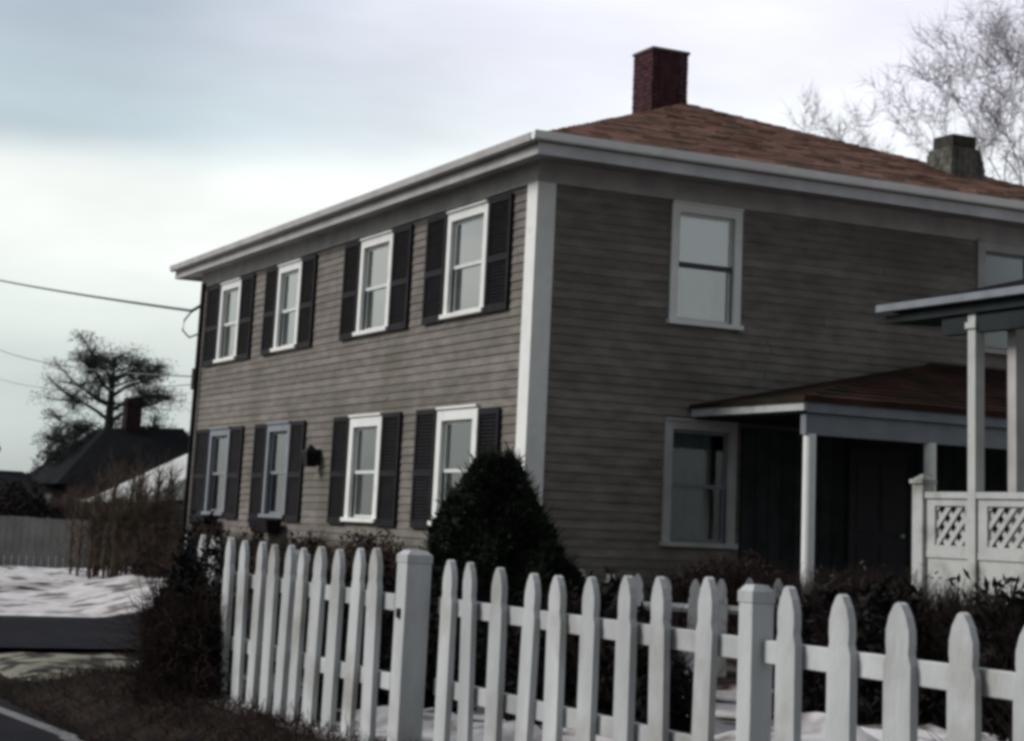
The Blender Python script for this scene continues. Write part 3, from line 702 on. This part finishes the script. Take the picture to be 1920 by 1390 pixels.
def mound(x, y, rx, ry, h, label, material='hedge', n=16000, leaf=.04, twigs=900, tw='twig', group=None, cat='shrub', name='low_shrub', seed=0):
    z0 = float(gz(x, y)); t = empty(name, (x, y, z0), label, cat, group)
    th = rng.uniform(0, 2*math.pi, n); cz = rng.uniform(0, 1, n); sr = np.sqrt(1-cz**2)
    k = 1+.12*np.sin(3*th+seed)+.09*np.sin(5*th+7*cz+seed*2)+.06*np.sin(11*th-9*cz)
    q = (1-.35*rng.uniform(0, 1, n)**1.8)*k
    pts = np.stack([rx*sr*np.cos(th)*q, ry*sr*np.sin(th)*q, h*cz*q], 1)
    if n: leaf_cloud(pts, leaf, 'foliage', material, t)
    core = MB(); K = 20; rings = []
    for i in range(7):
        a = i/6*1.5; rings.append([(rx*.68*math.cos(a)*math.cos(6.283*j/K), ry*.68*math.cos(a)*math.sin(6.283*j/K), h*.70*math.sin(a)-.03) for j in range(K)])
    if n:
        for i in range(6):
            for j in range(K): core.poly([rings[i][j], rings[i][(j+1) % K], rings[i+1][(j+1) % K], rings[i+1][j]])
        core.build('inner_branches', material, t, smooth=True)
    th = rng.uniform(0, 2*math.pi, twigs); s = rng.uniform(0, .55, twigs)
    st = np.stack([rx*s*np.cos(th), ry*s*np.sin(th), np.zeros(twigs)], 1)
    d = np.stack([rx*np.cos(th)*s*1.6+rng.normal(size=twigs)*.2, ry*np.sin(th)*s*1.6+rng.normal(size=twigs)*.2, np.full(twigs, h*1.0)], 1)
    twig_cloud(st, d, rng.uniform(.8, 1.12, twigs)*h*1.05, .006, 'twigs', tw, t, seg=4, wander=.2)
    return t
# dark hedge plants between the road fence and the garden
hp = [(8.0,-4.9,.75,.5,.62,'low dark shrub behind the pickets left of the square corner post'),
      (9.4,-4.0,.9,.55,.80,'dark clipped shrub beside the cone-shaped yew, on its right'),
      (9.7,-2.0,.9,.6,.85,'dark shrub showing black between the pickets right of the corner post'),
      (10.6,-1.3,.9,.7,.85,'dark shrub behind the middle pickets of the fence'),
      (11.7,-.9,.85,.6,.70,'dark shrub behind the square post near the porch column'),
      (12.9,-1.6,.9,.8,.92,'dark shrub behind the pickets right of the porch column'),
      (13.7,-3.0,.8,.6,.78,'dark low shrub behind the second picket from the right edge'),
      (14.6,-4.2,.8,.6,.80,'dark shrub at the right edge behind the last pickets')]
for i, (x, y, rx, ry, h, lb) in enumerate(hp):
    mound(x, y, rx, ry, h, lb, n=9000, leaf=.05, twigs=500, group='dark shrubs behind the road fence', seed=i*1.7)
mound(5.6, -4.3, 1.1, .7, .78, 'dark spreading shrub behind the far end of the road fence', n=9000, leaf=.05, twigs=700, seed=4.4)
mound(11.0, -1.5, .95, .45, .88, 'tangled dark shrub at the foot of the white lattice railing', n=7000, leaf=.05, twigs=1500, seed=2.2)
mound(9.9, -1.2, .55, .4, .86, 'bare twiggy shrub left of the lattice railing', n=900, leaf=.04, twigs=1500, seed=3.2)
mound(4.0, .55, .95, .95, .86, 'low reddish brown shrub under the lower side window', material='twig', n=12000, leaf=.03, twigs=2600, seed=1.2)
mound(7.9, -.7, 1.1, .9, .86, 'brown bare shrub in front of the dark porch', material='twigbrown', n=1500, leaf=.03, twigs=3200, tw='twig', seed=5.2)
for i, x in enumerate((-12.6,-10.2,-7.8,-5.2,-2.8)):
    mound(x, -.85, 1.3, .45, .86+.05*math.sin(i*2), ['brown foundation shrub below the farthest front window','brown foundation shrub below the second front window','brown foundation shrub below the wall lantern','brown foundation shrub below the third front window','brown foundation shrub below the nearest front window'][i], material='twig', n=5000, leaf=.04, twigs=900, tw='twigbrown', group='foundation shrubs along the house front', seed=i)

# tangled dark bush that has grown over the far end of the road fence
t = empty('overgrown_bush', (7.45, -6.12, .15), 'dark tangled leafless bush growing over the far left end of the picket fence', 'bush')
n = 8000
th = rng.uniform(0, 6.283, n); s = np.sqrt(rng.uniform(0, 1, n))
st = np.stack([.62*s*np.cos(th)-.45, .13*s*np.sin(th), rng.uniform(-.15, .60, n)], 1)
d = np.stack([rng.normal(size=n)*.6+.1*np.cos(th), rng.normal(size=n)*.05, rng.uniform(.2, 1.4, n)], 1)
twig_cloud(st, d, rng.uniform(.2, .62, n), .007, 'twigs', 'twig', t, seg=5, wander=.35)
n = 17000
th = rng.uniform(0, 6.283, n); cz = rng.uniform(0, 1, n); q = (1-.6*rng.uniform(0, 1, n))*(1+.2*np.sin(3*th)+.12*np.sin(7*th+5*cz))
leaf_cloud(np.stack([.80*np.sqrt(1-cz**2)*np.cos(th)*q-.45, .17*np.sqrt(1-cz**2)*np.sin(th)*q, 1.25*cz*q-.05], 1), .035, 'leaves', 'hedge', t)
n = 1200
th = rng.uniform(0, 6.283, n); xx = rng.uniform(-.9, 2.9, n)
twig_cloud(np.stack([xx, rng.uniform(-.25, .15, n), np.full(n, .0)], 1), np.stack([rng.normal(size=n)*.8, rng.normal(size=n)*.15, rng.uniform(.2, 1, n)], 1), rng.uniform(.15, .40, n), .006, 'low_twigs', 'twig', t, seg=4, wander=.4)

# bare saplings by the driveway read as one mass
tb = MB(); st = []; ds = []; ln = []
for i in range(34):
    fx = i/33; x = -21.9+fx*.5+random.uniform(-.6,.6)-2*random.random(); y = .1+fx*2.1+random.uniform(-.1,.1)
    z0 = float(gz(x, y)); h = random.uniform(1.3, 2.5); pts = [Vector((x,y,z0-.05))]
    for k in range(5): pts.append(Vector((pts[-1].x+random.uniform(-.08,.08), pts[-1].y+random.uniform(-.05,.05), z0+(k+1)*h/5)))
    tb.tube(pts, [.035*(1-.15*k) for k in range(6)], 5)
    for k in range(120):
        z = random.random()**.7; q = pts[0].lerp(pts[-1], z); st.append(tuple(q)); ds.append((random.gauss(0,1), random.gauss(0,.8), 1.7)); ln.append(random.uniform(.25, .8))
th_ = tag(tb.build('sapling_thicket', 'twigbrown'), 'thicket of bare brown saplings standing left of the house corner', 'thicket', kind='stuff')
twig_cloud(st, ds, ln, .009, 'twigs', 'twigbrown', th_, seg=4, wander=.25)

def bare_tree(name, x, y, z0, h, spread, label, trunk_m, twig_m, depth=5, r0=.25, seed=1, twigs=9, trunk_frac=.3, twl=.9, twr=.012, upw=.35):
    rd = random.Random(seed); t = empty(name, (x, y, z0), label, 'tree')
    tr = MB(); lim = MB(); tips = []
    def grow(p, d, l, r, lev, mb):
        pts = [p]; rr = [r]; q = p.copy(); dd = d.copy()
        for k in range(4):
            dd = (dd+Vector((rd.gauss(0,.10), rd.gauss(0,.10), rd.gauss(0,.06)+.03))).normalized(); q = q+dd*l/4; pts.append(q.copy()); rr.append(r*(1-.09*(k+1)))
            if lev >= 2: tips.append((q.copy(), dd.copy()))
        mb.tube(pts, rr, 7 if lev < 2 else 4, lev < 2)
        if lev >= depth: return
        nb = rd.choice((2,3,3)) if lev else 5
        for b in range(nb):
            a = Vector((rd.gauss(0,1), rd.gauss(0,1), 0)).normalized()
            nd = (dd*(1-spread)+a*spread+Vector((0,0,upw*.5))).normalized()
            start = q if (b < 2 or lev > 2) else pts[rd.choice((2,3))]
            grow(start.copy(), nd, l*rd.uniform(.62,.85), rr[-1]*rd.uniform(.55,.75), lev+1, lim)
    grow(Vector((0,0,-.2)), Vector((0,0,1)), h*trunk_frac, r0, 0, tr)
    tr.build('trunk', trunk_m, t, smooth=True); lim.build('branches', trunk_m, t, smooth=True)
    st = []; ds = []
    for p, d in tips:
        for k in range(twigs): st.append(p); ds.append(d*.8+Vector((rd.gauss(0,.6), rd.gauss(0,.6), rd.gauss(.15,.5))))
    st = np.array([tuple(a) for a in st]); ds = np.array([tuple(a) for a in ds])
    twig_cloud(st, ds, rng.uniform(.4, 1.2, len(st))*twl, twr, 'crown', twig_m, t, seg=4, wander=.25)
    return t
bare_tree('bare_tree', -18.0, 23.1, 0, 15.3, .43, 'tall leafless tree in glare-pale colour rising behind the house roof on the right', 'barkglare', 'twigglare', depth=6, r0=.26, seed=23, twigs=3, trunk_frac=.33, twl=.7, twr=.007)
# far round-topped tree beyond the neighbour house
def cloud_tree(name, x, y, z0, h, label, seed=3):
    rd = random.Random(seed); t = empty(name, (x, y, z0), label, 'tree')
    tr = MB().tube([(0,0,-.3),(.05,.03,h*.35),(0,0,h*.7),(.03,0,h*.96)], [.34,.27,.17,.05], 8); tr.build('trunk', 'bark', t, smooth=True)
    br = MB(); P_ = []; st = []; ds = []
    for side in (-1, 1):
        for k in range(9):                      # main limbs leave the trunk at different heights
            zf = .30+.075*k+rd.uniform(-.02,.02); a = rd.uniform(-1.0, 1.0)
            reach = side*math.sqrt(max(.05, 1-((zf-.30)/.72)**2))*rd.uniform(1.7, 2.7)
            p0_ = Vector((0, 0, zf*h-.5)); p1_ = Vector((math.sin(a)*abs(reach)*.7, reach*.55, zf*h+rd.uniform(-.1,.2))); p2_ = Vector((math.sin(a)*abs(reach), reach, zf*h+rd.uniform(.1,.6)))
            br.tube([p0_, p0_.lerp(p1_, .5)+Vector((0,0,rd.uniform(-.1,.15))), p1_, p2_], [.10,.08,.055,.02], 5)
            for q in range(7):
                f_ = rd.uniform(.35, 1.05); b0 = p1_.lerp(p2_, (f_-.35)/.65) if rd.random() < .7 else p0_.lerp(p1_, f_)
                e = b0+Vector((rd.gauss(0,.5), rd.gauss(0,.5), rd.gauss(.25,.35))); br.tube([b0, b0.lerp(e,.5)+Vector((rd.gauss(0,.06),rd.gauss(0,.06),0)), e], [.04,.03,.012], 4)
                n = rd.choice((90,180,320)); s_ = rd.uniform(.25,.6)
                c = np.array(tuple(e))+np.clip(rng.normal(size=(n,3)), -1.5, 1.5)*np.array([s_,s_,s_*.5]); P_.append(c)
                for _ in range(40): st.append(tuple(b0.lerp(e, rd.random()))); ds.append((rd.gauss(0,1), rd.gauss(0,1)+side*.5, rd.gauss(.5,.6)))
    for q in range(14):
        b0 = Vector((0,0,h*rd.uniform(.78,.97))); e = b0+Vector((rd.gauss(0,.7), rd.gauss(0,.8), rd.uniform(.1,.8))); br.tube([b0, e], [.05,.012], 4)
        c = np.array(tuple(e))+np.clip(rng.normal(size=(160,3)), -1.5, 1.5)*np.array([.45,.45,.22]); P_.append(c)
    br.build('branches', 'bark', t)
    leaf_cloud(np.concatenate(P_), .050, 'crown', 'pine', t)
    twig_cloud(st, ds, rng.uniform(.3, .7, len(st)), .014, 'twigs', 'bark', t)
    return t
cloud_tree('pine_tree', -62.0, 9.95, 0, 8.5, 'grey-green open-crowned tree rising behind the dark distant roof')

# ------------------------------------------------------------------ far buildings on the left
def far_house(name, loc, label, walls, roofmb, roofmat, wallmat, wins=(), posts=(), chim=None, cat='house'):
    h = empty(name, loc, label, cat); inv = Matrix.Translation(Vector(loc)).inverted()
    def add(nm, mb, m_, par=None):
        o = mb.build(nm, m_); o.parent = par or h
        if not par: o.matrix_parent_inverse = inv
        else: o.matrix_parent_inverse = Matrix()
        return o
    add('wall', walls, wallmat); r_ = add('roof', roofmb, roofmat)
    for (a, b, x) in wins:
        w = add('window', MB().box((x,a[0]-.08,a[1]-.08),(x+.06,b[0]+.08,b[1]+.08)), 'farwhite')
        add('pane', MB().box((x+.06,a[0],a[1]),(x+.075,b[0],b[1])), 'farwin', w)
    for (x, y, z0, z1, w) in posts: add('porch_post', MB().box((x-w/2,y-w/2,z0),(x+w/2,y+w/2,z1)), 'farwhite')
    if chim:
        a, b = chim; o = add('chimney', MB().box(a, b).box((a[0]-.06,a[1]-.06,b[2]-.35),(b[0]+.06,b[1]+.06,b[2]-.15)), 'darkbrick', r_)
    return h
# large dark-roofed house: the ridge rises to the right, its roof ends in a hip on the right
X = -57
wl = MB().box((X-7, 7.3, 0), (X, 13.4, 2.55))
rfm = MB().hexa([(X+.6,6.7,2.5),(X+.6,14.0,2.5),(X-8,14.0,2.5),(X-8,6.7,2.5)], [(X-2.6,9.3,4.95),(X-2.6,12.6,5.15),(X-4.6,12.6,5.15),(X-4.6,9.3,4.95)])
far_house('far_house', (X, 10, 0), 'distant low house under a big dark roof with a tall brick chimney', wl, rfm, 'farroof', 'farwall',
          wins=[((7.7,1.1),(8.2,1.9),X+.01),((8.9,1.0),(9.6,1.9),X+.01),((10.3,1.0),(11.0,1.9),X+.01)], chim=((X-3.1,10.05,3.9),(X-2.4,10.7,6.3)))
wl = MB().box((X-5, 1.5, 0), (X, 6.3, 2.15))
rfm = MB().hexa([(X+.5,.9,2.1),(X+.5,6.7,2.1),(X-5.5,6.7,2.1),(X-5.5,.9,2.1)], [(X-2.2,.9,2.95),(X-2.2,5.9,2.95),(X-2.8,5.9,2.95),(X-2.8,.9,2.95)])
far_house('far_house', (X, 4, 0), 'distant brown house with a short chimney at the left edge', wl, rfm, 'farroof', 'farwall',
          wins=[((4.2,1.0),(5.0,1.8),X+.01)], posts=[(X+.3,5.95,0,2.1,.26),(X+.3,6.45,0,2.1,.26),(X+.3,5.2,0,2.1,.2),(X+.3,4.0,0,2.1,.2),(X+.3,2.8,0,2.1,.2)], chim=((X-2.8,4.3,2.6),(X-2.2,4.85,4.05)))
X = -32.0
wl = MB().box((X-6, 3.9, 0), (X, 9.5, 1.85))
rfm = MB().hexa([(X+.3,3.55,1.80),(X+.3,9.8,2.5),(X-6.3,9.8,1.8),(X-6.3,3.55,1.8)], [(X+.1,3.75,2.0),(X+.1,9.7,5.2),(X-5.1,9.7,5.1),(X-5.1,3.75,2.0)])
far_house('far_shed', (X, 6, 0), 'brown shed with a snow-covered sloping roof, beside the far house corner', wl, rfm, 'roofsnow', 'farwall', cat='shed')

evergreen(-66, 15.1, 2.6, 5.4, 'dark evergreen right of the tall distant chimney', 6000, 'hedge', .7, 0.0, name='distant_evergreen')
evergreen(-63, 8.3, 2.6, 4.6, 'dark evergreen at the left end of the big distant roof', 6000, 'hedge', .7, 0.0, name='distant_evergreen')
# dead grass and stalks on the bare bank by the road
n = 9000; gx = rng.uniform(3.0, 16.0, n); gy = rng.uniform(-6.95, -5.95, n)
o, _ = twig_cloud(np.stack([gx, gy, gz(gx, gy)-.01], 1), np.stack([rng.normal(size=n)*.8, rng.normal(size=n)*.8, rng.uniform(.2, 1.2, n)], 1), rng.uniform(.04, .16, n), .004, 'dead_grass', 'twig', seg=3)
tag(o, 'dead grass stalks on the dark bank in front of the fence', 'grass', kind='stuff')
bare_tree('bare_tree', -24, -19, 0, 13.0, .46, 'large bare tree on the other side of the road, mirrored in the front windows', 'bark', 'twig', depth=5, r0=.3, seed=5, twigs=5, trunk_frac=.3, twr=.014)
bare_tree('bare_tree', -40, -27, 0, 15.0, .46, 'bare tree farther along the other side of the road', 'bark', 'twig', depth=5, r0=.3, seed=9, twigs=5, trunk_frac=.3, twr=.014)
# grey board fence across the snowy lot
gf = empty('board_fence', (-31, 0, 0), 'distant grey solid board fence behind the snow on the left', 'fence'); GI = Matrix.Translation(Vector((-31,0,0))).inverted()
a, b = Vector((-31.6,-3.2,0)), Vector((-30.6,3.1,0)); dv = (b-a).normalized(); n = int((b-a).length/.19); ang = math.atan2(dv.y, dv.x)
bm_ = MB().box((0,-.012,0),(.18,.012,1)).mesh('board'); bm_.materials.append(M['greyfence'])
for i in range(n+1):
    q = a+dv*.19*i; o = link('board', bm_, gf); o.matrix_parent_inverse = GI; o.location = (q.x, q.y, float(gz(q.x,q.y))-.05); o.scale = (1,1,1.32+random.uniform(-.012,.012)); o.rotation_euler = (0,0,ang)
for z in (.35, 1.1):
    o = MB().tube([(a.x-.06,a.y,z),(b.x-.06,b.y,z)], .05, 4).build('rail', 'greyfence', gf); o.matrix_parent_inverse = GI
# dark shrubs in front of the distant houses
for i, (x, y, rx, h) in enumerate(((-33.5,3.3,1.0,1.7),(-40,5.4,1.4,2.2),(-45,3.0,1.6,2.1))):
    mound(x, y, rx, rx, h, ['dark shrub just left of the snowy shed','dark bush below the big distant roof','dark bush in front of the brown distant house'][i], n=5000, leaf=.09, twigs=600, seed=i, name='distant_shrub')

# ------------------------------------------------------------------ cables
def cable(p0, p1, sag, r, label, name='overhead_cable', group=None):
    p0, p1 = Vector(p0), Vector(p1); pts = []
    for i in range(25):
        t = i/24; q = p0.lerp(p1, t); q.z -= sag*4*t*(1-t); pts.append(q)
    o = MB().tube(pts, r, 6).build(name, 'wire'); return tag(o, label, 'cable', group)
o = cable((-73.03,4.39,12.58), (-14.75,-.12,5.42), .10, .032, 'black service cable running from the left edge to the upper house corner')
lp = MB(); q = [Vector((-14.75,-.12,5.42)), Vector((-14.95,-.2,5.25)), Vector((-14.95,-.22,5.05)), Vector((-14.7,-.15,4.9)), Vector((-14.46,-.07,4.95))]
lp.tube(q, .018, 6).build('drip_loop', 'wire', o)
MB().tube([(-14.76,-.12,5.42),(-14.46,-.05,5.5)], .03, 6).build('cable_bracket', 'lantern', house)
cable((-72.4,6.17,9.1), (-14.52,-.06,4.15), .3, .014, 'thin lower cable meeting the house corner above the saplings')
cable((-72.4,6.17,7.75), (-14.52,-.06,4.0), .4, .010, 'thinnest faint cable in the sky low on the left')
MB().box((-14.54,-.09,3.9),(-14.42,-.045,4.3)).build('meter_box', 'lantern', house)
